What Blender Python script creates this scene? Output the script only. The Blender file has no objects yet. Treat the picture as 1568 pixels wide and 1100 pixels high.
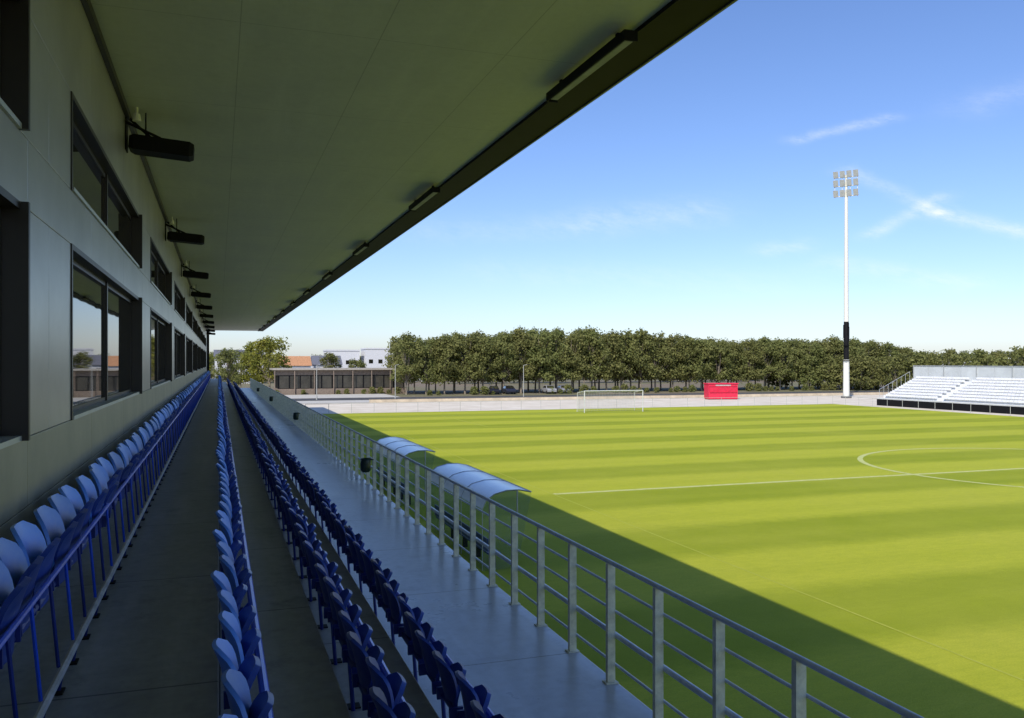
import bpy, math, random
import numpy as np
from mathutils import Vector, Matrix
random.seed(7); rng=np.random.default_rng(7)
scene=bpy.context.scene
COL=scene.collection
EYE=5.7

# ---------------------------------------------------------------- materials
def newmat(name):
    m=bpy.data.materials.new(name); m.use_nodes=True
    nt=m.node_tree; b=nt.nodes.get('Principled BSDF')
    return m,nt,b
def L(nt,a,b): nt.links.new(a,b)
def mat(name,col,rough=0.6,metal=0.0,var=0.15,scale=3.0,bump=0.0,bscale=40.0,spec=0.5,col2=None,detail=6):
    m,nt,b=newmat(name)
    tc=nt.nodes.new('ShaderNodeTexCoord'); n=nt.nodes.new('ShaderNodeTexNoise')
    n.inputs['Scale'].default_value=scale; n.inputs['Detail'].default_value=detail; n.inputs['Roughness'].default_value=0.65
    L(nt,tc.outputs['Object'],n.inputs['Vector'])
    r=nt.nodes.new('ShaderNodeValToRGB')
    r.color_ramp.elements[0].position=0.3; r.color_ramp.elements[1].position=0.7
    c2=col2 if col2 else tuple(min(1,c*(1+var)) for c in col)
    c1=col if col2 else tuple(c*(1-var) for c in col)
    r.color_ramp.elements[0].color=(*c1,1); r.color_ramp.elements[1].color=(*c2,1)
    L(nt,n.outputs['Fac'],r.inputs['Fac']); L(nt,r.outputs['Color'],b.inputs['Base Color'])
    b.inputs['Roughness'].default_value=rough; b.inputs['Metallic'].default_value=metal
    b.inputs['Specular IOR Level'].default_value=spec
    if bump>0:
        n2=nt.nodes.new('ShaderNodeTexNoise'); n2.inputs['Scale'].default_value=bscale; n2.inputs['Detail'].default_value=5
        L(nt,tc.outputs['Object'],n2.inputs['Vector'])
        bp=nt.nodes.new('ShaderNodeBump'); bp.inputs['Strength'].default_value=bump; bp.inputs['Distance'].default_value=0.02
        L(nt,n2.outputs['Fac'],bp.inputs['Height']); L(nt,bp.outputs['Normal'],b.inputs['Normal'])
    return m
def mathn(nt,op,a=None,b=None,c=None,clamp=False):
    n=nt.nodes.new('ShaderNodeMath'); n.operation=op; n.use_clamp=clamp
    for i,v in enumerate((a,b,c)):
        if v is None: continue
        if isinstance(v,(int,float)): n.inputs[i].default_value=v
        else: L(nt,v,n.inputs[i])
    return n.outputs[0]
def mixc(nt,fac,a,b,blend='MIX'):
    n=nt.nodes.new('ShaderNodeMix'); n.data_type='RGBA'; n.blend_type=blend
    for sock,v in ((n.inputs[0],fac),(n.inputs[6],a),(n.inputs[7],b)):
        if isinstance(v,(int,float)): sock.default_value=v
        elif isinstance(v,tuple): sock.default_value=(*v,1) if len(v)==3 else v
        else: L(nt,v,sock)
    return n.outputs[2]
def noise(nt,vec,scale,detail=5,rough=0.6,stretch=None):
    n=nt.nodes.new('ShaderNodeTexNoise'); n.inputs['Scale'].default_value=scale
    n.inputs['Detail'].default_value=detail; n.inputs['Roughness'].default_value=rough
    if stretch:
        mp=nt.nodes.new('ShaderNodeMapping'); mp.inputs['Scale'].default_value=stretch
        L(nt,vec,mp.inputs['Vector']); vec=mp.outputs['Vector']
    L(nt,vec,n.inputs['Vector']); return n.outputs['Fac']
def ramp(nt,fac,p0,p1,c0=(0,0,0),c1=(1,1,1)):
    r=nt.nodes.new('ShaderNodeValToRGB'); r.color_ramp.elements[0].position=p0; r.color_ramp.elements[1].position=p1
    r.color_ramp.elements[0].color=(*c0,1); r.color_ramp.elements[1].color=(*c1,1)
    L(nt,fac,r.inputs['Fac']); return r.outputs['Color']

def seamed(name,c0,c1,py,px,offx=0.0,lw=0.012,rough=0.5,metal=0,stain=0.35,seamdark=0.35,bump=0.15,spec=0.5,streaks=0.35):
    m,nt,b=newmat(name)
    tc=nt.nodes.new('ShaderNodeTexCoord'); v=tc.outputs['Object']
    s=nt.nodes.new('ShaderNodeSeparateXYZ'); L(nt,v,s.inputs[0])
    big=noise(nt,v,0.55,6,0.7); fine=noise(nt,v,9,8,0.7)
    c=ramp(nt,big,0.3,0.72,c0,c1)
    c=mixc(nt,ramp(nt,fine,0.35,0.75),c,mixc(nt,stain,c,(0,0,0)))
    streak=noise(nt,v,1.0,4,0.6,(3.0,0.25,1.0))
    c=mixc(nt,mathn(nt,'MULTIPLY',ramp(nt,streak,0.5,0.75),streaks),c,tuple(min(1,x*1.4) for x in c1))
    spots=noise(nt,v,2.2,7,0.75)
    c=mixc(nt,mathn(nt,'MULTIPLY',ramp(nt,spots,0.54,0.70),min(1,stain*1.6)),c,tuple(x*0.3 for x in c0))
    def seam(coord,period,off):
        f=mathn(nt,'FRACT',mathn(nt,'DIVIDE',mathn(nt,'ADD',coord,off+1000*period),period))
        return mathn(nt,'LESS_THAN',f,lw/period)
    sm=seam(s.outputs[1],py,0)
    if px: sm=mathn(nt,'MAXIMUM',sm,seam(s.outputs[0],px,offx))
    c=mixc(nt,mathn(nt,'MULTIPLY',sm,1-seamdark),c,(0.01,0.01,0.01))
    L(nt,c,b.inputs['Base Color'])
    b.inputs['Metallic'].default_value=metal
    b.inputs['Specular IOR Level'].default_value=spec
    L(nt,ramp(nt,big,0.2,0.8,(rough*0.75,)*3,(min(1,rough*1.3),)*3),b.inputs['Roughness'])
    bp=nt.nodes.new('ShaderNodeBump'); bp.inputs['Strength'].default_value=bump; bp.inputs['Distance'].default_value=0.01
    L(nt,fine,bp.inputs['Height']); L(nt,bp.outputs['Normal'],b.inputs['Normal'])
    return m

M={}
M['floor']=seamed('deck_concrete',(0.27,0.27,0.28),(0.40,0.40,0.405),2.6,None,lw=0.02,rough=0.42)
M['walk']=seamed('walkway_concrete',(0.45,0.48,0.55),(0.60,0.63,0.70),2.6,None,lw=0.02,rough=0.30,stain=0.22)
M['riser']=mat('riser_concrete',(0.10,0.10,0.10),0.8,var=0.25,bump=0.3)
M['ceil']=seamed('soffit_sheet',(0.56,0.58,0.51),(0.68,0.70,0.61),3.1,1.46,offx=1.25,lw=0.010,rough=0.48,stain=0.08,seamdark=0.66,bump=0.03,spec=0.3,streaks=0.14)
M['dark']=mat('dark_metal',(0.008,0.008,0.009),0.6,var=0.3,spec=0.15)
M['wall']=mat('wall_cladding',(0.38,0.375,0.365),0.33,metal=0.4,var=0.18,scale=0.8,bump=0.04)
M['walllow']=mat('wall_lower_panel',(0.34,0.305,0.20),0.48,var=0.18,scale=1.0)
M['frame']=mat('window_frame',(0.018,0.013,0.011),0.4,var=0.2)
M['alu']=mat('aluminium',(0.5,0.51,0.5),0.4,metal=0.5,var=0.1)
M['galv']=mat('galvanised_post',(0.72,0.71,0.58),0.55,metal=0.0,var=0.22,scale=14)
M['tube']=mat('rail_tube',(0.60,0.65,0.74),0.33,metal=0.1,var=0.15,scale=8)
M['blue']=mat('blue_powder_coat',(0.02,0.085,0.62),0.3,var=0.2,scale=6)
M['navy']=mat('navy_powder_coat',(0.012,0.03,0.2),0.4,var=0.2,scale=6)
M['white']=mat('white_paint',(0.8,0.8,0.78),0.5,var=0.05)
M['blk']=mat('black_rubber',(0.015,0.015,0.015),0.7,var=0.2)
M['greyrail']=mat('weathered_rail',(0.42,0.42,0.38),0.6,var=0.2)
M['footrail']=mat('foot_rail',(0.60,0.57,0.56),0.4,var=0.3,scale=5)
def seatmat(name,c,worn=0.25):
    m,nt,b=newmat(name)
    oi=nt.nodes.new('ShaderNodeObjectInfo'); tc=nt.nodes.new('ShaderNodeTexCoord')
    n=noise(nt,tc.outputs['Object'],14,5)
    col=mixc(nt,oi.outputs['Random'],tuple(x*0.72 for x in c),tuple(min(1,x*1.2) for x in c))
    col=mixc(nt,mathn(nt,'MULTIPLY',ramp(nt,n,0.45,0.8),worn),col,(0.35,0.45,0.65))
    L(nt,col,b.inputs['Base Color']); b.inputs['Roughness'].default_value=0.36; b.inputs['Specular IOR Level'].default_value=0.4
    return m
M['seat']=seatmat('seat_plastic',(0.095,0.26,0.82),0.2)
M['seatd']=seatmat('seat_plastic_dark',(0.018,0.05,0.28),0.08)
def glassmat():
    m,nt,b=newmat('window_glass')
    b.inputs['Base Color'].default_value=(0.025,0.022,0.018,1); b.inputs['Roughness'].default_value=0.02
    b.inputs['IOR'].default_value=3.0; b.inputs['Specular IOR Level'].default_value=0.9
    tc=nt.nodes.new('ShaderNodeTexCoord')
    n=noise(nt,tc.outputs['Object'],0.6,2)
    bp=nt.nodes.new('ShaderNodeBump'); bp.inputs['Strength'].default_value=0.08; bp.inputs['Distance'].default_value=0.02
    L(nt,n,bp.inputs['Height']); L(nt,bp.outputs['Normal'],b.inputs['Normal'])
    return m
M['glass']=glassmat()

# ---------------------------------------------------------------- mesh builder
class MB:
    def __init__(s): s.v=[];s.f=[];s.m=[];s.mats=[]
    def mi(s,mt):
        if mt not in s.mats: s.mats.append(mt)
        return s.mats.index(mt)
    def add(s,vs,fs,mt):
        o=len(s.v); s.v+= [tuple(v) for v in vs]; k=s.mi(mt)
        for f in fs: s.f.append(tuple(i+o for i in f)); s.m.append(k)
    def box(s,x0,x1,y0,y1,z0,z1,mt):
        vs=[(x,y,z) for z in (z0,z1) for y in (y0,y1) for x in (x0,x1)]
        s.add(vs,[(0,2,3,1),(4,5,7,6),(0,1,5,4),(2,6,7,3),(0,4,6,2),(1,3,7,5)],mt)
    def cyl(s,p0,p1,r0,r1,n,mt,cap=True):
        p0=Vector(p0);p1=Vector(p1);d=(p1-p0).normalized()
        a=d.orthogonal().normalized();b=d.cross(a)
        vs=[]
        for p,r in((p0,r0),(p1,r1)):
            for i in range(n):
                t=2*math.pi*i/n; vs.append(p+r*(a*math.cos(t)+b*math.sin(t)))
        fs=[(i,(i+1)%n,n+(i+1)%n,n+i) for i in range(n)]
        if cap: fs+=[tuple(range(n-1,-1,-1)),tuple(range(n,2*n))]
        s.add(vs,fs,mt)
    def build(s,name,parent=None,smooth=False,bevel=0,loc=None):
        me=bpy.data.meshes.new(name); me.from_pydata(s.v,[],s.f)
        for mt in s.mats: me.materials.append(mt)
        me.polygons.foreach_set('material_index',s.m)
        me.update()
        if smooth:
            me.polygons.foreach_set('use_smooth',[True]*len(me.polygons))
            try: me.set_sharp_from_angle(angle=math.radians(40))
            except Exception: pass
        o=bpy.data.objects.new(name,me); COL.objects.link(o)
        if parent: o.parent=parent
        if loc: o.location=loc
        if bevel>0:
            b=o.modifiers.new('bevel','BEVEL'); b.width=bevel; b.segments=2; b.limit_method='ANGLE'
        return o
def empty(name,loc=(0,0,0)):
    e=bpy.data.objects.new(name,None); COL.objects.link(e); e.location=loc; e.empty_display_size=0.3; return e

# ---------------------------------------------------------------- ground
def groundmat():
    m,nt,b=newmat('terrain_grass_soil')
    tc=nt.nodes.new('ShaderNodeTexCoord'); v=tc.outputs['Object']
    a=noise(nt,v,0.03,6); c=ramp(nt,a,0.4,0.6,(0.20,0.15,0.10),(0.15,0.15,0.06))
    f=noise(nt,v,0.8,6); c=mixc(nt,mathn(nt,'MULTIPLY',ramp(nt,f,0.4,0.7),0.5),c,(0.26,0.20,0.13))
    L(nt,c,b.inputs['Base Color']); b.inputs['Roughness'].default_value=0.95; return m
g=MB(); g.add([(-900,-900,0),(900,-900,0),(900,1500,0),(-900,1500,0)],[(0,1,2,3)],groundmat()); g.build('ground')

def grassmat():
    m,nt,b=newmat('pitch_turf')
    tc=nt.nodes.new('ShaderNodeTexCoord'); v=tc.outputs['Object']
    s=nt.nodes.new('ShaderNodeSeparateXYZ'); L(nt,v,s.inputs[0])
    wob=noise(nt,v,0.35,3)
    wob2=noise(nt,v,3.0,5,0.75)
    y=mathn(nt,'ADD',s.outputs[1],mathn(nt,'ADD',mathn(nt,'MULTIPLY',wob,1.0),mathn(nt,'MULTIPLY',wob2,1.1)))
    st=mathn(nt,'SINE',mathn(nt,'MULTIPLY',mathn(nt,'SUBTRACT',y,35.0),math.pi/4.0))
    st=mathn(nt,'MULTIPLY_ADD',st,0.95,0.5,clamp=True)
    x2=mathn(nt,'SINE',mathn(nt,'MULTIPLY',y,math.pi/1.33))
    st=mathn(nt,'MULTIPLY_ADD',x2,0.14,st,clamp=True)
    c=mixc(nt,st,(0.295,0.345,0.012),(0.50,0.515,0.036))
    big=noise(nt,v,0.12,6,0.7)
    c=mixc(nt,mathn(nt,'MULTIPLY',ramp(nt,big,0.38,0.68),0.40),c,(0.52,0.50,0.065))
    fine=noise(nt,v,2.0,9,0.85,(0.7,2.4,1))
    c=mixc(nt,mathn(nt,'MULTIPLY',ramp(nt,fine,0.42,0.68),0.42),c,(0.24,0.30,0.015))
    ff=noise(nt,v,26,6,0.85)
    c=mixc(nt,mathn(nt,'MULTIPLY',ramp(nt,ff,0.42,0.62),0.35),c,(0.18,0.24,0.012))
    L(nt,c,b.inputs['Base Color']); b.inputs['Roughness'].default_value=0.85; b.inputs['Specular IOR Level'].default_value=0.15
    bp=nt.nodes.new('ShaderNodeBump'); bp.inputs['Strength'].default_value=0.6; bp.inputs['Distance'].default_value=0.04
    L(nt,ff,bp.inputs['Height']); L(nt,bp.outputs['Normal'],b.inputs['Normal'])
    return m
g=MB(); g.add([(3.4,-45,0.006),(79,-45,0.006),(79,95,0.006),(3.4,95,0.006)],[(0,1,2,3)],grassmat()); g.build('football_pitch_grass')
gravel=mat('gravel',(0.62,0.53,0.40),0.95,scale=0.35,col2=(0.82,0.74,0.60),bump=0.4,bscale=12)
g=MB(); g.add([(-20,95,0.004),(190,95,0.004),(190,119,0.004),(-20,119,0.004)],[(0,1,2,3)],gravel)
g.add([(79,-45,0.004),(110,-45,0.004),(110,95,0.004),(79,95,0.004)],[(0,1,2,3)],gravel); g.build('gravel_path')
asph=mat('asphalt',(0.05,0.05,0.05),0.9,scale=1,col2=(0.08,0.078,0.075))
g=MB(); g.add([(-40,128,0.004),(200,128,0.004),(200,136,0.004),(-40,136,0.004)],[(0,1,2,3)],asph); g.build('service_road')
pav=mat('pale_paving',(0.48,0.45,0.38),0.85,scale=0.6,col2=(0.60,0.57,0.5))
g=MB(); g.add([(4,119.6,0.006),(34,119.6,0.006),(34,127.5,0.006),(4,127.5,0.006)],[(0,1,2,3)],pav)
g.add([(0,136.5,0.006),(28,136.5,0.006),(28,152,0.006),(0,152,0.006)],[(0,1,2,3)],pav); g.build('forecourt_pavement')

# markings
def linemat(name,a,b_):
    m,nt,b=newmat(name)
    tc=nt.nodes.new('ShaderNodeTexCoord'); v=tc.outputs['Object']
    n=noise(nt,v,3.5,8,0.85)
    c=mixc(nt,ramp(nt,n,0.35,0.65),a,b_)
    L(nt,c,b.inputs['Base Color']); b.inputs['Roughness'].default_value=0.9; return m
XL,XR,YM,YG=13.6,71.4,34.0,87.5; XC=(XL+XR)/2; Z=0.012; w=0.06
lm=linemat('line_paint',(0.43,0.47,0.08),(0.62,0.64,0.28)); lmf=linemat('worn_line_paint',(0.36,0.40,0.02),(0.47,0.49,0.07))
g=MB()
def hline(x0,x1,y,ww=w,mt=lm): g.add([(x0,y-ww,Z),(x1,y-ww,Z),(x1,y+ww,Z),(x0,y+ww,Z)],[(0,1,2,3)],mt)
def vline(x,y0,y1,ww=w,mt=lm): g.add([(x-ww,y0,Z),(x+ww,y0,Z),(x+ww,y1,Z),(x-ww,y1,Z)],[(0,1,2,3)],mt)
YN=2*YM-YG
hline(XL+w,XR-w,YM,0.17); hline(XL+w,XR-w,YG); hline(XL+w,XR-w,YN)
for x in (XL,XR): vline(x,YN-w,YM-0.17,0.025,lmf); vline(x,YM-0.17,YG+w,0.025,lmf)
for hw,d in ((20.16,16.5),(9.16,5.5)):
    vline(XC-hw,YG-d,YG-w,w,lmf); vline(XC+hw,YG-d,YG-w,w,lmf); hline(XC-hw-w,XC+hw+w,YG-d-w,w,lmf)
def arc(cx,cy,r,a0,a1,n,ww):
    vs=[];fs=[]
    for i in range(n+1):
        t=a0+(a1-a0)*i/n
        vs+=[(cx+(r-ww)*math.cos(t),cy+(r-ww)*math.sin(t),Z+0.003),(cx+(r+ww)*math.cos(t),cy+(r+ww)*math.sin(t),Z+0.003)]
    for i in range(n): fs.append((2*i,2*i+1,2*i+3,2*i+2))
    g.add(vs,fs,lm)
arc(XC+0.6,YM,9.9,0,2*math.pi,96,0.15)
g.build('pitch_line_markings')

# ---------------------------------------------------------------- grandstand
Y0,Y1=-9.0,100.0
WX=-1.25
stand=empty('main_grandstand')
F=[EYE-1.85,EYE-2.2,EYE-2.55,EYE-2.9]
d=MB()
d.box(WX-0.3,0.0,Y0,Y1,0,F[0],M['floor']); d.build('upper_deck',stand,bevel=0.01)
d=MB(); d.box(0.002,0.78,Y0,Y1,0,F[1],M['floor']); d.build('terrace_step_b',stand,bevel=0.01)
d=MB(); d.box(0.782,1.50,Y0,Y1,0,F[2],M['floor']); d.build('terrace_step_c',stand,bevel=0.01)
d=MB(); d.box(1.502,3.42,Y0,Y1,0,F[3],M['walk']); d.build('front_walkway',stand,bevel=0.015)
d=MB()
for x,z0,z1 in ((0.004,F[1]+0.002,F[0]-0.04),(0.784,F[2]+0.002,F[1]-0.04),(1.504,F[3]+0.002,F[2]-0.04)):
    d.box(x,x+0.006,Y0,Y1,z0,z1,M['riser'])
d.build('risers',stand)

CZ=EYE+3.55
zs=[EYE-0.52,EYE+1.06,EYE+1.54,EYE+2.42]
wall=MB(); WT=0.32
wins=[(-1.0+9.4*i+(0.05 if i==1 else 0),6.4+9.4*i-(0.6 if i!=0 else 0)) for i in range(-1,11)]
wins=[(max(a,Y0+0.4),b) for a,b in wins if b<Y1-1 and b>Y0+1]
wall.box(WX-WT,WX,Y0,Y1,F[0]+0.001,EYE-1.0,M['walllow'])
def strips(z0,z1,mt,py=3.13):
    y=Y0
    while y<Y1-0.01:
        e=min(y+py,Y1); wall.box(WX-WT,WX,y,e-0.008,z0,z1,mt); y=e
strips(EYE-0.995,zs[0],M['walllow'])
strips(zs[1],zs[2],M['wall']); strips(zs[3],CZ-0.002,M['wall'])
edges=[Y0]+[e for ww in wins for e in ww]+[Y1]
for i in range(0,len(edges),2):
    a,b=edges[i],edges[i+1]
    for z0,z1 in ((zs[0],zs[1]),(zs[2],zs[3])):
        if b-a>1.0:
            mid=(a+b)/2; wall.box(WX-WT,WX,a,mid-0.004,z0+0.004,z1-0.004,M['wall']); wall.box(WX-WT,WX,mid+0.004,b,z0+0.004,z1-0.004,M['wall'])
        else: wall.box(WX-WT,WX,a,b,z0+0.004,z1-0.004,M['wall'])
wall.build('clad_wall',stand,bevel=0.004)
back=MB(); back.box(WX-9,WX-WT-0.01,Y0,Y1,0,CZ-0.002,M['dark']); back.build('building_core',stand)
fr=MB(); gl=MB()
for a,b in wins:
    for z0,z1 in ((zs[0],zs[1]),(zs[2],zs[3])):
        t=0.05; xo=WX+0.012; xi=WX-WT+0.01
        fr.box(xi,xo,a,a+t,z0,z1,M['frame']); fr.box(xi,xo+0.05,b-t,b,z0,z1,M['frame'])
        fr.box(xi,xo+0.01,a+t,b-t,z0,z0+0.035,M['alu']); fr.box(xi,xo,a+t,b-t,z1-t,z1,M['frame'])
        m_=(a+b)/2; xg=WX-0.13
        fr.box(xg,xg+0.05,m_-0.04,m_+0.04,z0+0.035,z1-t,M['frame'])
        for p,q in ((a+t,m_-0.04),(m_+0.04,b-t)):
            gl.box(xg,xg+0.015,p+0.03,q-0.03,z0+0.08,z1-0.1,M['glass'])
            fr.box(xg,xg+0.03,p,p+0.03,z0+0.035,z1-t,M['frame']); fr.box(xg,xg+0.03,q-0.03,q,z0+0.035,z1-t,M['frame'])
            fr.box(xg,xg+0.03,p+0.03,q-0.03,z0+0.035,z0+0.08,M['frame']); fr.box(xg,xg+0.03,p+0.03,q-0.03,z1-0.1,z1-t,M['frame'])
fr.build('window_frames',stand); gl.build('window_glass',stand)

# roof
RX=4.75
r=MB(); r.box(WX-9,4.30,Y0-1,Y1+1,CZ,CZ+0.30,M['ceil']); r.build('roof_soffit',stand)
r=MB(); r.box(4.302,RX-0.03,Y0-1,Y1+1,CZ-0.035,CZ+0.30,M['dark'])
olive=mat('fascia_olive',(0.20,0.22,0.12),0.5)
r.box(RX-0.028,RX,Y0-1,Y1+1,CZ-0.05,CZ+0.33,olive)
r.box(4.20,4.30,Y0-1,Y1+1,CZ-0.05,CZ-0.002,M['dark'])
r.build('roof_edge_beam',stand)
r=MB(); r.box(WX-9.2,RX-0.03,Y0-1,Y1+1,CZ+0.302,CZ+0.42,M['alu']); r.build('roof_covering',stand)
r=MB(); r.box(WX+0.002,WX+0.06,Y0,Y1,CZ-0.10,CZ-0.003,M['frame']); r.build('ceiling_trim',stand)
e=MB(); e.box(WX-WT,WX+0.25,Y1+0.002,Y1+0.25,F[0],CZ-0.004,M['dark']); e.build('end_post',stand)

def striplight(y):
    s=MB(); L2=1.1
    s.box(-0.07,0.07,-L2,L2,-0.03,0.02,M['alu']); s.box(-0.045,0.045,-L2+0.05,L2-0.05,-0.075,-0.031,M['greyrail'])
    s.box(-0.085,-0.071,-L2,L2,-0.09,0.02,M['dark'])
    for q in (-0.8,0.8): s.box(-0.02,0.02,q-0.03,q+0.03,0.02,0.10,M['dark'])
    for q in (-L2-0.02,L2+0.001): s.box(-0.085,0.07,q,q+0.019,-0.09,0.02,M['dark'])
    s.build('strip_light',loc=(4.08,y,CZ-0.10))
for i in range(-1,11): striplight(9.1+8.4*i)
def speaker(y):
    s=MB(); R=Matrix.Rotation(math.radians(4),3,'Y')
    vs=[]
    for (x,hw,hh) in ((-0.42,0.16,0.08),(-0.36,0.19,0.105),(0.38,0.19,0.105),(0.44,0.16,0.08)):
        for a,b in ((-1,-1),(1,-1),(1,1),(-1,1)): vs.append(R@Vector((x,a*hw,b*hh)))
    fs=[(3,2,1,0),(12,13,14,15)]
    for k in range(3):
        for j in range(4): fs.append((4*k+j,4*k+(j+1)%4,4*k+4+(j+1)%4,4*k+4+j))
    s.add(vs,fs,M['dark'])
    s.cyl((-0.46,0,0.42),(-0.1,0,0.10),0.02,0.02,8,M['dark'])
    s.cyl((-0.46,-0.15,0.30),(0.0,-0.15,0.10),0.02,0.02,8,M['dark'])
    s.cyl((-0.2,-0.1,0.08),(-0.2,-0.1,0.46),0.012,0.012,6,M['dark'])
    s.box(-0.47,-0.45,-0.12,0.12,-0.08,0.44,M['dark'])
    s.cyl((-0.30,-0.3,0.38),(-0.30,-0.3,0.28),0.045,0.06,10,M['white'])
    s.cyl((-0.30,-0.3,0.47),(-0.30,-0.3,0.38),0.02,0.02,8,M['white'])
    s.build('wall_loudspeaker',loc=(WX+0.47,y,CZ-0.47),bevel=0.004)
for i in range(-1,10): speaker(13.2+9.4*i)

# ---------------------------------------------------------------- seats
def sheet(s,fn,mt,nu=10,nv=8,th=0.016):
    n=(nu+1)*(nv+1); A=[];B=[]
    for j in range(nv+1):
        v=-1+2*j/nv
        ww=(1-abs(v*0.97)**3.2)**(1/3.2)
        if v<0: ww=max(ww,0.80)
        for i in range(nu+1):
            u=(-1+2*i/nu)*ww
            p=Vector(fn(u,v))
            e=0.02; du=Vector(fn(u+e,v))-Vector(fn(u-e,v)); dv=Vector(fn(u,v+e))-Vector(fn(u,v-e))
            nn=du.cross(dv).normalized()
            A.append(p+nn*th/2); B.append(p-nn*th/2)
    vs=A+B; fs=[]
    W=nu+1
    for j in range(nv):
        for i in range(nu):
            a=j*W+i; fs.append((a,a+1,a+W+1,a+W)); fs.append((n+a,n+a+W,n+a+W+1,n+a+1))
    for i in range(nu):
        fs.append((i+1,i,n+i,n+i+1)); a=nv*W+i; fs.append((a,a+1,n+a+1,n+a))
    for j in range(nv):
        a=j*W; fs.append((a,a+W,n+a+W,n+a)); a=j*W+nu; fs.append((a+W,a,n+a,n+a+W))
    s.add(vs,fs,mt)
def seatmesh(name,m1,m2,sc=1.0):
    s=MB()
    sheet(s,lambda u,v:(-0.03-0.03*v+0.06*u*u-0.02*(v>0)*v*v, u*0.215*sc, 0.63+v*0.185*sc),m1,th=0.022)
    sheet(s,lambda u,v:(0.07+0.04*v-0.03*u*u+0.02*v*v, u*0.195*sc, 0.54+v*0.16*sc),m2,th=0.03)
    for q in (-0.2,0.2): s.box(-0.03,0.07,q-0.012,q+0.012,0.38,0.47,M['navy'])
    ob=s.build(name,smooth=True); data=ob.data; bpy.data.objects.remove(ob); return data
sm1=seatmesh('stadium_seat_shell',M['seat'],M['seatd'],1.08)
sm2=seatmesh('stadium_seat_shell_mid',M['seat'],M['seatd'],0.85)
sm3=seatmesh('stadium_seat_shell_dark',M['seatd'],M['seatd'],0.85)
def seatrow(x,z,me,frame,dz=0):
    row=empty('seat_row',(x,0,z))
    y=-1.5
    while y<98.5:
        o=bpy.data.objects.new('seat',me); COL.objects.link(o); o.parent=row
        o.location=(random.uniform(-0.006,0.006),y+random.uniform(-0.01,0.01),dz+random.uniform(-0.006,0.006))
        o.rotation_euler=(random.uniform(-.02,.02),random.uniform(-.05,.05),random.uniform(-.05,.05))
        y+=0.5
    f=MB()
    ya,yb=-1.8,98.5
    f.cyl((0.02,ya,0.40+dz),(0.02,yb,0.40+dz),0.025,0.025,8,M['navy'])
    if frame=='A':
        f.cyl((0.10,ya,0.55+dz),(0.10,yb,0.55+dz),0.016,0.016,8,M['blue'])
        f.cyl((0.15,ya,0.12),(0.15,yb,0.12),0.022,0.022,8,M['footrail'])
    else:
        f.cyl((0.15,ya,0.52),(0.15,yb,0.52),0.026,0.026,8,M['blue'])
    y=-1.75
    while y<98.5:
        if frame=='A':
            f.cyl((0.10,y,0.55+dz),(0.13,y+0.08,0.14),0.011,0.011,6,M['blue' if int(y*2)%2 else 'navy']); f.cyl((0.15,y+0.08,0.12),(0.13,y+0.08,0.0),0.011,0.011,6,M['navy'])
            f.cyl((0.10,y,0.55+dz),(-0.02,y,0.40+dz),0.011,0.011,6,M['navy'])
        else:
            f.cyl((0.15,y,0.52),(0.02,y,0.38),0.013,0.013,6,M['blue'])
            f.cyl((0.02,y,0.40),(0.05,y,0.0),0.016,0.016,6,M['navy'])
        f.box(0.10 if frame=='A' else 0.0,0.16 if frame=='A' else 0.11,y+0.02,y+0.12,0.001,0.010,M['dark'])
        y+=0.5 if frame=='A' else 1.0
    f.build('seat_frame',row,smooth=True)
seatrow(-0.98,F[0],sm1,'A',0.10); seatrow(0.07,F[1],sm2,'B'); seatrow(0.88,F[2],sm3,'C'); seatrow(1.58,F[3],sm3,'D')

# ---------------------------------------------------------------- balustrade
b=MB(); FX=3.35; zf=F[3]; H=1.09
y=4.33-0.88*12
while y<99.5:
    b.box(FX-0.037,FX+0.037,y-0.022,y+0.022,zf+0.012,zf+H-0.01,M['galv'])
    b.box(FX-0.06,FX+0.06,y-0.05,y+0.05,zf+0.001,zf+0.012,M['galv'])
    y+=0.88
b.cyl((FX,-7,zf+H),(FX,99.5,zf+H),0.022,0.022,10,M['tube'])
for hz in (0.16,0.64,0.86): b.cyl((FX+0.05,-7,zf+hz),(FX+0.05,99.5,zf+hz),0.013,0.013,8,M['tube'])
b.cyl((FX+0.062,-7,zf+0.42),(FX+0.062,99.5,zf+0.42),0.025,0.025,10,M['tube'])
b.build('front_balustrade',smooth=True)
bag=mat('bin_bag',(0.012,0.03,0.02),0.35,bump=0.6,bscale=12)
for yy in (19.3,37.7,56,75):
    s=MB()
    prof=[(0.10,-0.22),(0.15,-0.16),(0.16,0.0),(0.145,0.12),(0.17,0.15),(0.15,0.17),(0.12,0.14)]
    prof=[(a*0.75,b_*0.8) for a,b_ in prof]
    N=14; vs=[];fs=[]
    for r_,z_ in prof:
        for i in range(N):
            t=2*math.pi*i/N; rr=r_*(1+0.08*math.sin(3*t+z_*20)); vs.append((rr*math.cos(t),rr*math.sin(t),z_))
    for k in range(len(prof)-1):
        for i in range(N): fs.append((k*N+i,k*N+(i+1)%N,(k+1)*N+(i+1)%N,(k+1)*N+i))
    fs.append(tuple(range(N-1,-1,-1))); s.add(vs,fs,bag)
    s.cyl((0.11,-0.04,0.1),(0.18,-0.04,0.1),0.01,0.01,6,M['dark']); s.cyl((0.11,0.04,0.1),(0.18,0.04,0.1),0.01,0.01,6,M['dark'])
    s.build('litter_bin',smooth=True,loc=(FX-0.2,yy,zf+0.58))

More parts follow.
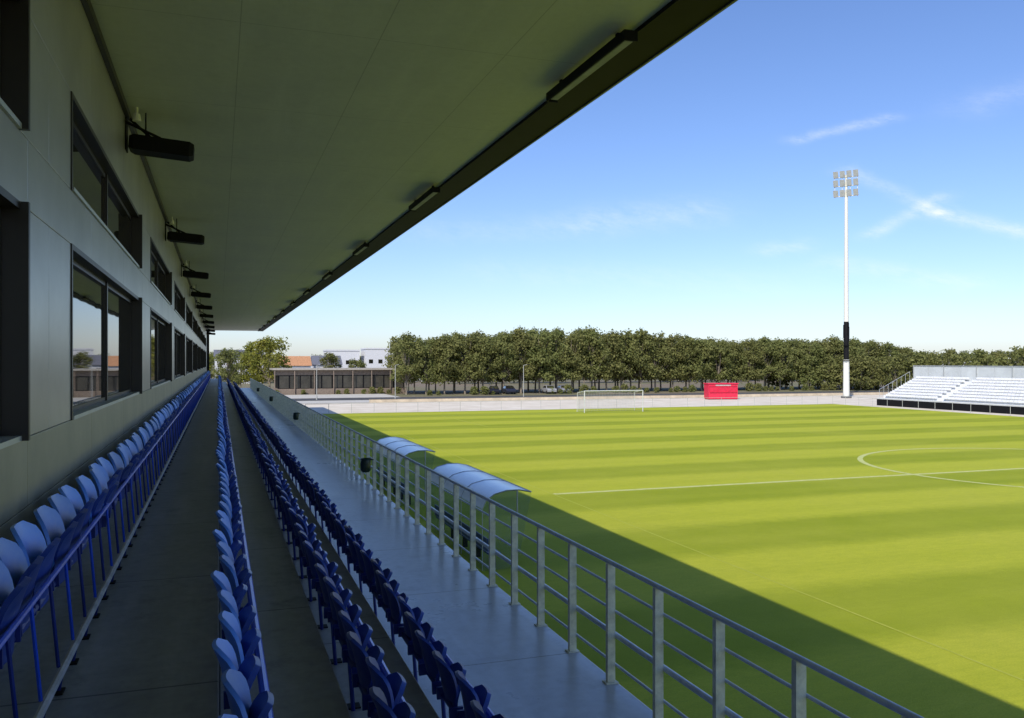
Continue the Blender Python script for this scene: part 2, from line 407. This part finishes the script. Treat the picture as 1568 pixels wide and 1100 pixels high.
# ---------------------------------------------------------------- dugouts
def dugmat():
    m,nt,bb=newmat('opal_polycarbonate')
    tc=nt.nodes.new('ShaderNodeTexCoord'); n=noise(nt,tc.outputs['Object'],2.5,6,0.7)
    L(nt,ramp(nt,n,0.3,0.7,(0.78,0.84,0.92),(0.93,0.95,0.98)),bb.inputs['Base Color'])
    bb.inputs['Roughness'].default_value=0.3; bb.inputs['Coat Weight'].default_value=0.8; bb.inputs['Coat Roughness'].default_value=0.2; bb.inputs['IOR'].default_value=1.6
    return m
def clearmat():
    m,nt,bb=newmat('clear_polycarbonate')
    tr=nt.nodes.new('ShaderNodeBsdfTransparent'); tr.inputs['Color'].default_value=(0.82,0.88,0.88,1)
    bb.inputs['Base Color'].default_value=(0.3,0.35,0.38,1); bb.inputs['Roughness'].default_value=0.1
    tc=nt.nodes.new('ShaderNodeTexCoord'); n=noise(nt,tc.outputs['Object'],3,4)
    mx=nt.nodes.new('ShaderNodeMixShader'); L(nt,ramp(nt,n,0.3,0.8,(0.06,)*3,(0.2,)*3),mx.inputs[0])
    L(nt,tr.outputs[0],mx.inputs[1]); L(nt,bb.outputs[0],mx.inputs[2]); L(nt,mx.outputs[0],nt.nodes['Material Output'].inputs['Surface'])
    return m
pm=dugmat(); cm_=clearmat()
for ya in (22.0,33.0):
    yl=6.4; root=empty('team_dugout',(6.75,ya,0))
    prof=[(0.0,0.05),(0.0,1.2),(0.0,1.72),(0.10,1.93),(0.33,2.10),(0.7,2.19),(1.05,2.19),(1.4,2.12)]
    K=len(prof)
    s=MB(); vs=[];fs=[]
    roofp=prof[2:]
    for th in (0,0.02):
        for x,z in roofp: vs+= [(x,0,z-th),(x,yl,z-th)]
    k2=len(roofp)
    for k in range(k2-1):
        fs.append((2*k,2*k+1,2*k+3,2*k+2)); o=2*k2; fs.append((o+2*k,o+2*k+2,o+2*k+3,o+2*k+1))
    s.add(vs,fs,pm); s.build('canopy',root,smooth=True)
    s=MB(); vs=[]
    for x,z in prof[:3]: vs+=[(x,0,z),(x,yl,z)]
    s.add(vs,[(2*k,2*k+1,2*k+3,2*k+2) for k in range(2)],cm_); s.build('back_panel',root)
    s=MB()
    for q in np.linspace(0,yl,4):
        for k in range(K-1):
            s.cyl((prof[k][0],q,prof[k][1]+0.004),(prof[k+1][0],q,prof[k+1][1]+0.004),0.012,0.012,6,M['alu'])
    s.cyl((prof[-1][0],0,prof[-1][1]),(prof[-1][0],yl,prof[-1][1]),0.022,0.022,6,M['alu'])
    for q in (0,yl): s.cyl((1.0,q,0),(1.0,q,2.17),0.02,0.02,6,M['greyrail'])
    s.build('ribs',root)
    s=MB()
    for q in (0.01,yl-0.01):
        pts=[(p[0]+0.02,q,p[1]-0.02) for p in prof]+[(1.0,q,0.05)]
        s.add(pts,[tuple(range(len(pts)))],cm_)
    s.build('side_panels',root)
    s=MB(); s.box(0.25,0.6,0.2,yl-0.2,0.40,0.45,M['navy']); s.box(0.2,0.24,0.2,yl-0.2,0.5,0.85,M['navy'])
    for q in np.linspace(0.4,yl-0.4,5): s.box(0.35,0.5,q-0.03,q+0.03,0.006,0.40,M['dark'])
    s.build('bench',root)

# ---------------------------------------------------------------- goals
net=mat('goal_net',(0.6,0.6,0.56),0.8); gp=mat('goal_post_paint',(0.62,0.62,0.58),0.5)
for sy,yg in ((1,YG),(-1,YN)):
    s=MB(); a=XC-3.66; c=XC+3.66; r_=0.055
    s.cyl((a,yg,0),(a,yg,2.44),r_,r_,8,gp); s.cyl((c,yg,0),(c,yg,2.44),r_,r_,8,gp)
    s.cyl((a,yg,2.44),(c,yg,2.44),r_,r_,8,gp)
    for x in (a,c): s.cyl((x,yg,2.44),(x,yg+sy*2.0,2.2),0.03,0.03,6,gp); s.cyl((x,yg+sy*2.0,2.2),(x,yg+sy*2.1,0),0.03,0.03,6,gp)
    for i in range(0,38):
        x=a+i*(c-a)/37; s.cyl((x,yg+sy*2.0,2.2),(x,yg+sy*2.1,0),0.01,0.01,3,net,False); s.cyl((x,yg,2.44),(x,yg+sy*2,2.2),0.008,0.008,3,net,False)
    for i in range(12):
        z=0.1+i*0.19; s.cyl((a,yg+sy*2.05,z),(c,yg+sy*2.05,z),0.01,0.01,3,net,False)
        for x in (a,c): s.cyl((x,yg,z),(x,yg+sy*2.05,z),0.008,0.008,3,net,False)
    s.build('football_goal')

s=MB()
for (p,q) in (((9,95.6),(79.5,95.6)),((79.5,95.6),(79.5,-40))):
    p=Vector((*p,0));q=Vector((*q,0)); Ln=(q-p).length; k=int(Ln/2.5)
    for i in range(k):
        t=p+(q-p)*i/k; s.cyl(t,t+Vector((0,0,1.05)),0.025,0.025,6,M['greyrail'])
    s.cyl(p+Vector((0,0,1.07)),q+Vector((0,0,1.07)),0.022,0.022,6,M['greyrail'])
s.build('perimeter_railing')
s=MB(); s.box(20,128,119.2,119.45,0,0.45,mat('low_wall_concrete',(0.60,0.50,0.36),0.9,var=0.2,scale=0.8)); s.box(19.98,128.02,119.15,119.5,0.452,0.53,M['riser']); s.build('low_boundary_wall')

# ---------------------------------------------------------------- floodlight mast
mast=empty('floodlight_mast',(94.1,110,0))
cream=mat('mast_cream',(0.72,0.71,0.62),0.5,var=0.08)
s=MB(); s.cyl((0,0,0),(0,0,6.1),0.50,0.45,16,cream); s.cyl((0,0,0),(0,0,0.3),0.8,0.8,16,M['riser']); s.build('lower_shaft',mast,smooth=True)
s=MB(); s.cyl((0,0,6.1),(0,0,12.1),0.40,0.38,16,M['dark'])
for k,(ax,ay) in enumerate(((0.4,0),(-0.4,0),(0,-0.4))):
    s.box(ax-0.12,ax+0.12,ay-0.12,ay+0.12,9.0+0.5*k,11.3+0.3*k,M['dark'])
s.box(-0.6,0.6,-0.6,0.6,8.3,8.38,M['dark']); s.box(-0.65,0.65,-0.65,0.65,5.95,6.05,M['dark'])
s.build('equipment_section',mast)
s=MB(); s.cyl((0,0,12.1),(0,0,32.2),0.38,0.26,14,cream); s.cyl((0,0,32.2),(0,0,35.4),0.22,0.18,10,cream); s.build('upper_shaft',mast,smooth=True)
lam=mat('lamp_face',(0.42,0.43,0.42),0.3,metal=0.0)
s=MB(); R=Matrix.Rotation(math.radians(130),3,'Z')
for lv,z in enumerate((32.0,33.6,35.0)):
    p=R@Vector((-1.85,0.2,z)); q=R@Vector((1.85,0.2,z)); s.cyl(p,q,0.07,0.07,6,cream)
    nx=4
    for i in range(nx):
        x=-1.5+i*3.0/(nx-1)
        c=R@Vector((x,0.45,z+0.5)); T=R@Matrix.Rotation(math.radians(-25),3,'X')
        vs=[]
        for (yy,hw,hh) in ((-0.25,0.22,0.28),(0.12,0.38,0.52)):
            for a_,b_ in ((-1,-1),(1,-1),(1,1),(-1,1)): vs.append(c+T@Vector((a_*hw,yy,b_*hh)))
        s.add(vs,[(3,2,1,0)]+[(j,(j+1)%4,4+(j+1)%4,4+j) for j in range(4)],M['greyrail']); s.add(vs[4:],[(0,1,2,3)],lam)
        s.cyl(R@Vector((x,0.2,z)),c,0.04,0.04,5,cream)
for x in (-1.7,-0.6,0.6,1.7): s.cyl(R@Vector((x,0.1,31.8)),R@Vector((x,0.1,35.9)),0.05,0.05,5,cream)
s.build('lamp_head',mast)

# ---------------------------------------------------------------- opposite stand
op=empty('opposite_stand')
wc=mat('pale_terrace',(0.74,0.74,0.71),0.7,scale=1.2,col2=(0.84,0.84,0.81)); sg=mat('pale_grey_seat',(0.78,0.78,0.78),0.5,var=0.1,scale=1.5)
s=MB(); ya,yb=-10,90; nr=8
for i in range(nr):
    x=82.3+i*0.72; z=1.0+i*0.33
    s.box(x,x+0.718,ya,yb,0 if i==0 else z-0.4,z,wc)
s.build('terrace',op)
s=MB()
for i in range(nr):
    x=82.3+i*0.72; z=1.0+i*0.33; y=ya+0.5
    while y<yb-0.6:
        if (y-ya)%18.0>0.9:
            s.box(x+0.30,x+0.60,y,y+0.44,z+0.26,z+0.31,sg); s.box(x+0.58,x+0.63,y,y+0.44,z+0.18,z+0.52,sg)
        y+=0.5
s.build('seats',op)
s=MB(); y=ya
scr=mat('screen_panel',(0.54,0.56,0.56),0.6,var=0.12,scale=0.6)
while y<yb:
    s.box(88.1,88.25,y,min(y+2.46,yb),0,5.15,scr); y+=2.5
for y in np.arange(ya,yb+0.1,5): s.box(88.0,88.09,y-0.05,y+0.05,3.3,5.25,M['alu'])
s.cyl((88.05,ya,5.2),(88.05,yb,5.2),0.05,0.05,6,M['alu'])
s.build('rear_screen',op)
s=MB(); s.box(81.9,82.0,ya,yb,0.02,0.85,M['dark']); s.box(82.0,82.29,ya,yb,0.01,1.0,wc)
s.build('front_board',op)
s=MB()
for i in range(nr):
    x=82.3+i*0.72; z=1.0+i*0.33; s.cyl((x,yb-0.05,z),(x,yb-0.05,z+1.1),0.025,0.025,5,M['alu'])
s.cyl((82.3,yb-0.05,2.1),(82.3+0.72*7,yb-0.05,2.1+0.33*7),0.03,0.03,6,M['alu'])
s.build('handrails',op)

# ---------------------------------------------------------------- red kiosk
red=mat('red_panel',(0.66,0.02,0.06),0.5,var=0.15)
k=empty('red_kiosk',(72.7,112.5,0)); k.rotation_euler=(0,0,math.radians(-12))
s=MB(); s.box(-2.3,2.3,0.9,1.0,0.1,2.35,red); s.box(-2.3,-2.2,-1,0.898,0.1,2.35,red); s.box(2.2,2.3,-1,0.898,0.1,2.35,red)
s.box(-2.198,2.198,-1,-0.92,0.1,1.15,red); s.box(-2.198,2.198,-1,-0.92,2.0,2.35,red)
for x in (-0.8,0.8): s.box(x-0.05,x+0.05,-1,-0.92,1.152,1.998,red)
for j in range(5): s.box(-2.198,2.198,-0.90,-0.87,1.155+j*0.17,1.155+j*0.17+0.155,red)
s.build('walls',k)
s=MB(); s.box(-2.4,2.4,-1.15,1.1,2.352,2.5,red); s.build('roof',k,bevel=0.02)
s=MB(); s.box(-2.15,2.15,-1.15,-1.002,1.1,1.15,red); s.box(-1.2,1.2,-1.02,-1.003,2.08,2.26,M['greyrail']); s.build('counter',k)
s=MB(); s.box(-2.25,2.25,-0.95,0.95,0,0.098,M['dark']); s.build('base',k)

# ---------------------------------------------------------------- cars
def car(x,y,col,rz=0):
    e=empty('parked_car',(x,y,0)); e.rotation_euler=(0,0,math.radians(rz))
    pm_=mat('car_paint',col,0.25,metal=0.2,var=0.03)
    side=[(-2.1,0.35),(-2.15,0.75),(-1.95,0.95),(-1.1,1.02),(-0.55,1.45),(0.9,1.48),(1.6,1.05),(2.05,0.98),(2.12,0.6),(2.08,0.33)]
    s=MB(); n=len(side); vs=[(a,-0.84,b_) for a,b_ in side]+[(a,0.84,b_) for a,b_ in side]
    for i in (4,5): vs[i]=(vs[i][0],-0.66,vs[i][2]); vs[n+i]=(vs[n+i][0],0.66,vs[n+i][2])
    s.add(vs,[tuple(range(n)),tuple(range(2*n-1,n-1,-1))]+[(i,n+i,n+(i+1)%n,(i+1)%n) for i in range(n)],pm_)
    s.build('body',e,bevel=0.05)
    s=MB()
    for sg_ in (-1,1):
        s.add([(-0.95,sg_*0.845,1.03),(1.4,sg_*0.845,1.05),(0.85,sg_*0.70,1.40),(-0.5,sg_*0.70,1.38)],[(0,1,2,3)],M['glass'])
    s.add([(-1.08,-0.72,1.06),(-1.08,0.72,1.06),(-0.6,0.62,1.43),(-0.6,-0.62,1.43)],[(0,1,2,3)],M['glass'])
    s.add([(1.56,-0.72,1.10),(1.56,0.72,1.10),(0.96,0.62,1.47),(0.96,-0.62,1.47)],[(0,1,2,3)],M['glass'])
    s.build('windows',e)
    s=MB()
    for a in (-1.3,1.3):
        for q in (-0.87,0.67): s.cyl((a,q,0.32),(a,q+0.2,0.32),0.32,0.32,16,M['blk'])
    s.build('wheels',e)
for x,y,c,rz in ((46,143,(0.02,0.02,0.03),75),(49,143.5,(0.03,0.035,0.06),82),(56.5,143,(0.40,0.40,0.40),84),(59.5,143.4,(0.3,0.3,0.34),80)):
    car(x,y,c,rz)

# ---------------------------------------------------------------- trees
def leafmat(name,c0,c1,c2):
    m,nt,b=newmat(name)
    ge=nt.nodes.new('ShaderNodeNewGeometry'); oi=nt.nodes.new('ShaderNodeObjectInfo')
    tc=nt.nodes.new('ShaderNodeTexCoord'); n=noise(nt,tc.outputs['Object'],0.55,3)
    c=mixc(nt,ge.outputs['Random Per Island'],c0,c1)
    c=mixc(nt,ramp(nt,n,0.45,0.7),c,c2)
    c=mixc(nt,mathn(nt,'MULTIPLY',oi.outputs['Random'],0.45),c,mixc(nt,0.5,c,(0.22,0.15,0.06)))
    L(nt,c,b.inputs['Base Color']); b.inputs['Roughness'].default_value=0.85; b.inputs['Specular IOR Level'].default_value=0.1
    tr=nt.nodes.new('ShaderNodeBsdfTranslucent'); L(nt,c,tr.inputs['Color'])
    mx=nt.nodes.new('ShaderNodeMixShader'); mx.inputs[0].default_value=0.42
    L(nt,b.outputs[0],mx.inputs[1]); L(nt,tr.outputs[0],mx.inputs[2])
    L(nt,mx.outputs[0],nt.nodes['Material Output'].inputs['Surface'])
    return m
bark=mat('bark',(0.24,0.20,0.15),0.95,var=0.3,scale=4)
lf=leafmat('foliage_olive',(0.20,0.225,0.07),(0.30,0.305,0.11),(0.165,0.195,0.06))
lf2=leafmat('foliage_yellow',(0.28,0.30,0.06),(0.42,0.40,0.08),(0.20,0.24,0.045))
def treemesh(name,seed,h,cb,cr,nl,lm_,ls=0.34,trunk=True):
    r_=np.random.default_rng(seed); s=MB()
    if trunk:
        top=(r_.uniform(-.2,.2),r_.uniform(-.2,.2),cb+0.35*(h-cb))
        s.cyl((0,0,0),(0,0,cb*0.5),0.20,0.16,8,bark,False); s.cyl((0,0,cb*0.5),top,0.16,0.11,8,bark,False)
        s.cyl(top,(top[0],top[1],h*0.85),0.11,0.03,6,bark,False)
    nc=52; cl=[]
    for i in range(nc):
        t=r_.uniform(0,1); z=cb+(h-cb)*(0.06+0.84*t)
        pr=cr*(0.78+0.22*math.sin(math.pi*min(1,t*0.9+0.12)))*(1-0.36*max(0,t-0.6)/0.4)
        a=r_.uniform(0,2*math.pi); rad=pr*math.sqrt(r_.uniform(0.08,1))*0.9
        cl.append((rad*math.cos(a),rad*math.sin(a),z,r_.uniform(0.6,1.15)*cr/3.4))
        if trunk and i%2==0:
            zz=cb*0.9+r_.uniform(0,1)*(z-cb*0.9)*0.5
            s.cyl((0,0,zz),(cl[-1][0],cl[-1][1],z),0.06,0.015,5,bark,False)
    cl=np.array(cl)
    idx=r_.integers(0,nc,nl); d_=r_.normal(size=(nl,3)); d_/=np.linalg.norm(d_,axis=1)[:,None]
    rr=cl[idx,3]*(r_.uniform(0.3,1.3,nl)); P=cl[idx,:3]+d_*rr[:,None]*np.array([1,1,0.85])
    nrm=d_+0.7*r_.normal(size=(nl,3)); nrm/=np.linalg.norm(nrm,axis=1)[:,None]
    n1=np.cross(nrm,r_.normal(size=(nl,3))); n1/=np.linalg.norm(n1,axis=1)[:,None]
    n2=np.cross(nrm,n1)
    sz=ls*r_.uniform(0.45,1.2,nl)[:,None]
    V=np.stack([P-n1*sz*0.6,P+n2*sz*0.42,P+n1*sz*0.6,P-n2*sz*0.42],1).reshape(-1,3)
    o=len(s.v); s.v+=[tuple(v) for v in V.tolist()]; k_=s.mi(lm_)
    s.f+=[(o+4*i,o+4*i+1,o+4*i+2,o+4*i+3) for i in range(nl)]; s.m+=[k_]*nl
    ob=s.build(name); me=ob.data; bpy.data.objects.remove(ob); return me
TM=[treemesh('tree_%d'%i,100+i,11.2+0.3*(i%3),2.1,3.7,5600,lf,0.38) for i in range(6)]
TY=[treemesh('ytree_%d'%i,200+i,11.5,1.8,3.8,5000,lf2,0.38) for i in range(2)]
FM=[treemesh('fartree_%d'%i,300+i,11,0.6,4.4,2400,lf,0.62) for i in range(3)]
row=empty('tree_row')
def inst(me,x,y,sc,par,nm='tree',sz=None):
    o=bpy.data.objects.new(nm,me); COL.objects.link(o); o.location=(x,y,0)
    o.rotation_euler=(0,0,random.uniform(0,6.28)); s_=sc*random.uniform(0.97,1.03); o.scale=(s_,s_,s_*(sz or random.uniform(0.98,1.02)))
    if par: o.parent=par
    return o
for rw,(yy,sp_,off) in enumerate(((146,3.5,0),(150.5,4.0,2.0),(156,5.0,1))):
    x=31+off
    while x<141:
        f=1.02-0.15*max(0,(x-75))/60+0.045*math.sin(x*0.11+0.4)
        if x<38: f*=0.93
        inst(random.choice(TM),x+random.uniform(-.5,.5),yy+random.uniform(-.6,.6),f,row)
        x+=sp_
far=empty('distant_woodland')
x=60
while x<330:
    inst(random.choice(FM),x+random.uniform(-2,2),215+random.uniform(-3,3),random.uniform(0.75,1.0),far); x+=6.5
x=-80
while x<60:
    inst(random.choice(FM),x,300+random.uniform(-6,6),random.uniform(0.7,0.95),far); x+=7
for i in range(40):
    inst(random.choice(FM),112+i*2.6+random.uniform(-1,1),150-i*2.2+random.uniform(-3,3),random.uniform(0.68,0.82)*(1.0 if i>8 else 0.92),far)
def single(me,x,y,sc,nm): return inst(me,x,y,sc,None,nm)
single(TY[0],9,165,1.0,'autumn_tree'); single(TY[1],6.5,169,0.85,'autumn_tree'); single(TM[0],1.5,160,0.72,'broadleaf_tree')
single(TM[2],4.0,172,0.72,'broadleaf_tree'); single(TM[1],20.5,170,0.70,'broadleaf_tree'); single(TM[3],25.5,168,0.58,'broadleaf_tree'); single(TY[1],-4,175,0.8,'autumn_tree')

sh=[treemesh('shrub_%d'%i,400+i,1.5,0.05,0.9,900,lf,0.22,False) for i in range(2)]
hd=empty('hedge')
x=34
while x<140:
    if random.random()<0.5: inst(random.choice(sh),x,141.3+random.uniform(-.5,.5),random.uniform(0.5,1.1),hd,'shrub')
    x+=1.6
# low planting in front of the pavilion
x=8
while x<33:
    if random.random()<0.6: inst(random.choice(sh),x,152.0+random.uniform(-.4,.4),random.uniform(0.5,0.9),hd,'shrub')
    x+=1.5

# ---------------------------------------------------------------- background buildings
lb=empty('low_pavilion_building',(21,156,0))
br=mat('dark_brick',(0.22,0.17,0.13),0.9,var=0.25,scale=3); pr_=mat('pale_roof_edge',(0.36,0.33,0.28),0.7)
pg=mat('pavilion_glazing',(0.05,0.045,0.035),0.25,var=0.5,scale=0.6)
s=MB(); s.box(-11.5,11.5,-3,6,0,1.0,br); s.box(-11.5,11.5,-2.6,6,3.4,4.3,br); s.box(-11.2,11.2,-2.4,6,1.001,3.399,M['dark']); s.build('walls',lb)
s=MB(); s.box(-12.2,12.2,-3.4,6.5,4.302,4.6,pr_); s.build('roof',lb)
s=MB()
for i in range(12): s.box(-11+i*1.85,-11+i*1.85+1.6,-2.46,-2.41,1.1,3.3,pg)
s.build('windows',lb)
s=MB()
for i in range(8): s.cyl((-11.8+i*3.37,-3.2,0),(-11.8+i*3.37,-3.2,4.3),0.09,0.09,8,br)
s.build('columns',lb)
def house(name,x,y,w_,d_,h_,wm,rm=None,roofh=0,rows=2,cols=6):
    e=empty(name,(x,y,0)); s=MB(); s.box(-w_/2,w_/2,0,d_,0,h_,wm); s.build('walls',e)
    s=MB()
    for r__ in range(rows):
        for c in range(cols):
            cx=-w_/2+(c+0.5)*w_/cols; z=1.0+r__*(h_-0.6)/rows
            s.box(cx-w_/cols*0.22,cx+w_/cols*0.22,-0.05,-0.003,z,z+1.1,M['glass'])
    s.box(-0.5,0.5,-0.07,-0.003,0.0,0.9,M['dark']); s.build('windows',e)
    s=MB()
    if roofh:
        s.add([(-w_/2-.3,-.4,h_),(w_/2+.3,-.4,h_),(w_/2+.3,d_+.4,h_),(-w_/2-.3,d_+.4,h_),(-w_/2-.3,d_/2,h_+roofh),(w_/2+.3,d_/2,h_+roofh)],[(0,1,5,4),(2,3,4,5),(0,4,3),(1,2,5),(3,2,1,0)],rm)
    else: s.box(-w_/2-.15,w_/2+.15,-.15,d_+.15,h_+0.002,h_+0.4,rm or wm)
    s.build('roof',e)
wht=mat('white_render',(0.64,0.64,0.64),0.8,var=0.08); slate=mat('slate',(0.16,0.16,0.18),0.6); tile=mat('orange_tile',(0.50,0.25,0.12),0.8,var=0.25)
house('white_building',33,240,9,9,8.8,wht,wht,0,2,4); house('white_building',43,238,8,9,9.3,wht,wht,0,2,3); house('white_building',52,244,9,9,8.0,wht,slate,1.6,2,4)
house('orange_roof_house',18,215,7,8,4.8,wht,tile,2.4,2,3); house('slate_roof_house',26.5,222,7,8,5.0,wht,slate,2.4,2,3)
house('white_building',5,235,12,9,7.2,wht,slate,1.8,2,5); house('warehouse',-16,220,22,12,6.5,wht,slate,0,1,6)

for x,y in ((14,131),(26,131),(44,122)):
    s=MB(); s.cyl((0,0,0),(0,0,5.2),0.06,0.04,8,M['greyrail']); s.cyl((0,0,5.2),(0.7,0,5.35),0.035,0.03,6,M['greyrail']); s.box(0.55,1.05,-0.1,0.1,5.28,5.38,M['dark']); s.cyl((0,0,0),(0,0,0.5),0.1,0.1,8,M['greyrail'])
    s.build('street_lamp',loc=(x,y,0))

# ---------------------------------------------------------------- light
kx,ky=1.0,1.05; hn=math.hypot(kx,ky); dx=(12.5-RX)/(CZ+0.4)
el=math.atan(1/(dx*hn/kx))
S=Vector((-kx/hn*math.cos(el),-ky/hn*math.cos(el),math.sin(el)))
ld=bpy.data.lights.new('sun','SUN'); ld.energy=4.2; ld.angle=math.radians(0.53); ld.color=(1,0.95,0.87)
lo=bpy.data.objects.new('sun',ld); COL.objects.link(lo); lo.rotation_euler=(-S).to_track_quat('-Z','Y').to_euler(); lo.location=(-20,-20,40)
W=bpy.data.worlds.new('World'); scene.world=W; W.use_nodes=True; nt=W.node_tree
bg=nt.nodes['Background']; sky=nt.nodes.new('ShaderNodeTexSky'); sky.sky_type='NISHITA'; sky.sun_disc=False
sky.sun_elevation=el; sky.sun_rotation=math.atan2(S.x,S.y); sky.air_density=1.0; sky.dust_density=0.55; sky.ozone_density=3.0; sky.altitude=0
tc=nt.nodes.new('ShaderNodeTexCoord'); nv=nt.nodes.new('ShaderNodeVectorMath'); nv.operation='NORMALIZE'; L(nt,tc.outputs['Generated'],nv.inputs[0])
sp=nt.nodes.new('ShaderNodeSeparateXYZ'); L(nt,nv.outputs[0],sp.inputs[0])
dg=180/math.pi
AZ=mathn(nt,'MULTIPLY',mathn(nt,'ARCTAN2',sp.outputs[0],sp.outputs[1]),dg); EL=mathn(nt,'MULTIPLY',mathn(nt,'ARCSINE',sp.outputs[2]),dg)
cv=nt.nodes.new('ShaderNodeCombineXYZ'); L(nt,AZ,cv.inputs[0]); L(nt,mathn(nt,'MULTIPLY_ADD',EL,2.6,mathn(nt,'MULTIPLY',AZ,0.5)),cv.inputs[1])
n1=noise(nt,cv.outputs[0],0.55,7,0.72); n2=noise(nt,nv.outputs[0],9,4,0.6)
wobA=mathn(nt,'MULTIPLY',mathn(nt,'SUBTRACT',n2,0.5),1.2)
EL2=mathn(nt,'ADD',EL,wobA)
tot=None
for a0,e0,a1,e1,wd,st in ((37.6,13.9,42.9,14.7,.26,.34),(40.8,11.8,45.8,8.9,.32,.30),(45.8,8.9,58,4.6,.34,.48),(42.2,7.9,45.6,9.7,.32,.36),(25,9.2,31,9.8,.9,.22),(36,7.4,37.5,7.5,.4,.26),(40,6.3,47,4.8,.5,.24),(48,15,52,16,.7,.14),(14,8.6,22,9.2,.8,.12),(18,6,36,5.2,.9,.10),(60,20,75,12,1.5,.3),(-60,18,-20,25,3,.3)):
    dxs,dys=a1-a0,e1-e0; l2=dxs*dxs+dys*dys
    t=mathn(nt,'DIVIDE',mathn(nt,'ADD',mathn(nt,'MULTIPLY',mathn(nt,'SUBTRACT',AZ,a0),dxs),mathn(nt,'MULTIPLY',mathn(nt,'SUBTRACT',EL2,e0),dys)),l2,clamp=True)
    px_=mathn(nt,'SUBTRACT',AZ,mathn(nt,'MULTIPLY_ADD',t,dxs,a0)); py_=mathn(nt,'SUBTRACT',EL2,mathn(nt,'MULTIPLY_ADD',t,dys,e0))
    d2=mathn(nt,'ADD',mathn(nt,'MULTIPLY',px_,mathn(nt,'MULTIPLY',px_,0.12)),mathn(nt,'MULTIPLY',py_,py_))
    gsn=mathn(nt,'POWER',2.718,mathn(nt,'MULTIPLY',d2,-1/(wd*wd)))
    v_=mathn(nt,'MULTIPLY',gsn,st)
    tot=v_ if tot is None else mathn(nt,'ADD',tot,v_)
cm=mathn(nt,'MULTIPLY',tot,ramp(nt,n1,0.30,0.66),clamp=True)
hs=nt.nodes.new('ShaderNodeHueSaturation'); hs.inputs['Saturation'].default_value=1.04; L(nt,sky.outputs[0],hs.inputs['Color'])
tint=mixc(nt,1.0,hs.outputs[0],(0.94,0.985,1.22),'MULTIPLY')
cc=mixc(nt,cm,tint,(7.6,7.9,8.3))
L(nt,cc,bg.inputs['Color']); bg.inputs['Strength'].default_value=0.14

# ---------------------------------------------------------------- camera
cd=bpy.data.cameras.new('camera'); co=bpy.data.objects.new('camera',cd); COL.objects.link(co); scene.camera=co
cd.sensor_width=36; cd.lens=1300/1568*36; cd.clip_end=3000; cd.clip_start=0.05; cd.shift_y=0.003
co.location=(0,0,EYE); co.rotation_euler=(math.radians(90),0,-math.atan(449/1300))
scene.view_settings.view_transform='Standard'; scene.view_settings.look='None'; scene.view_settings.exposure=0; scene.view_settings.gamma=1
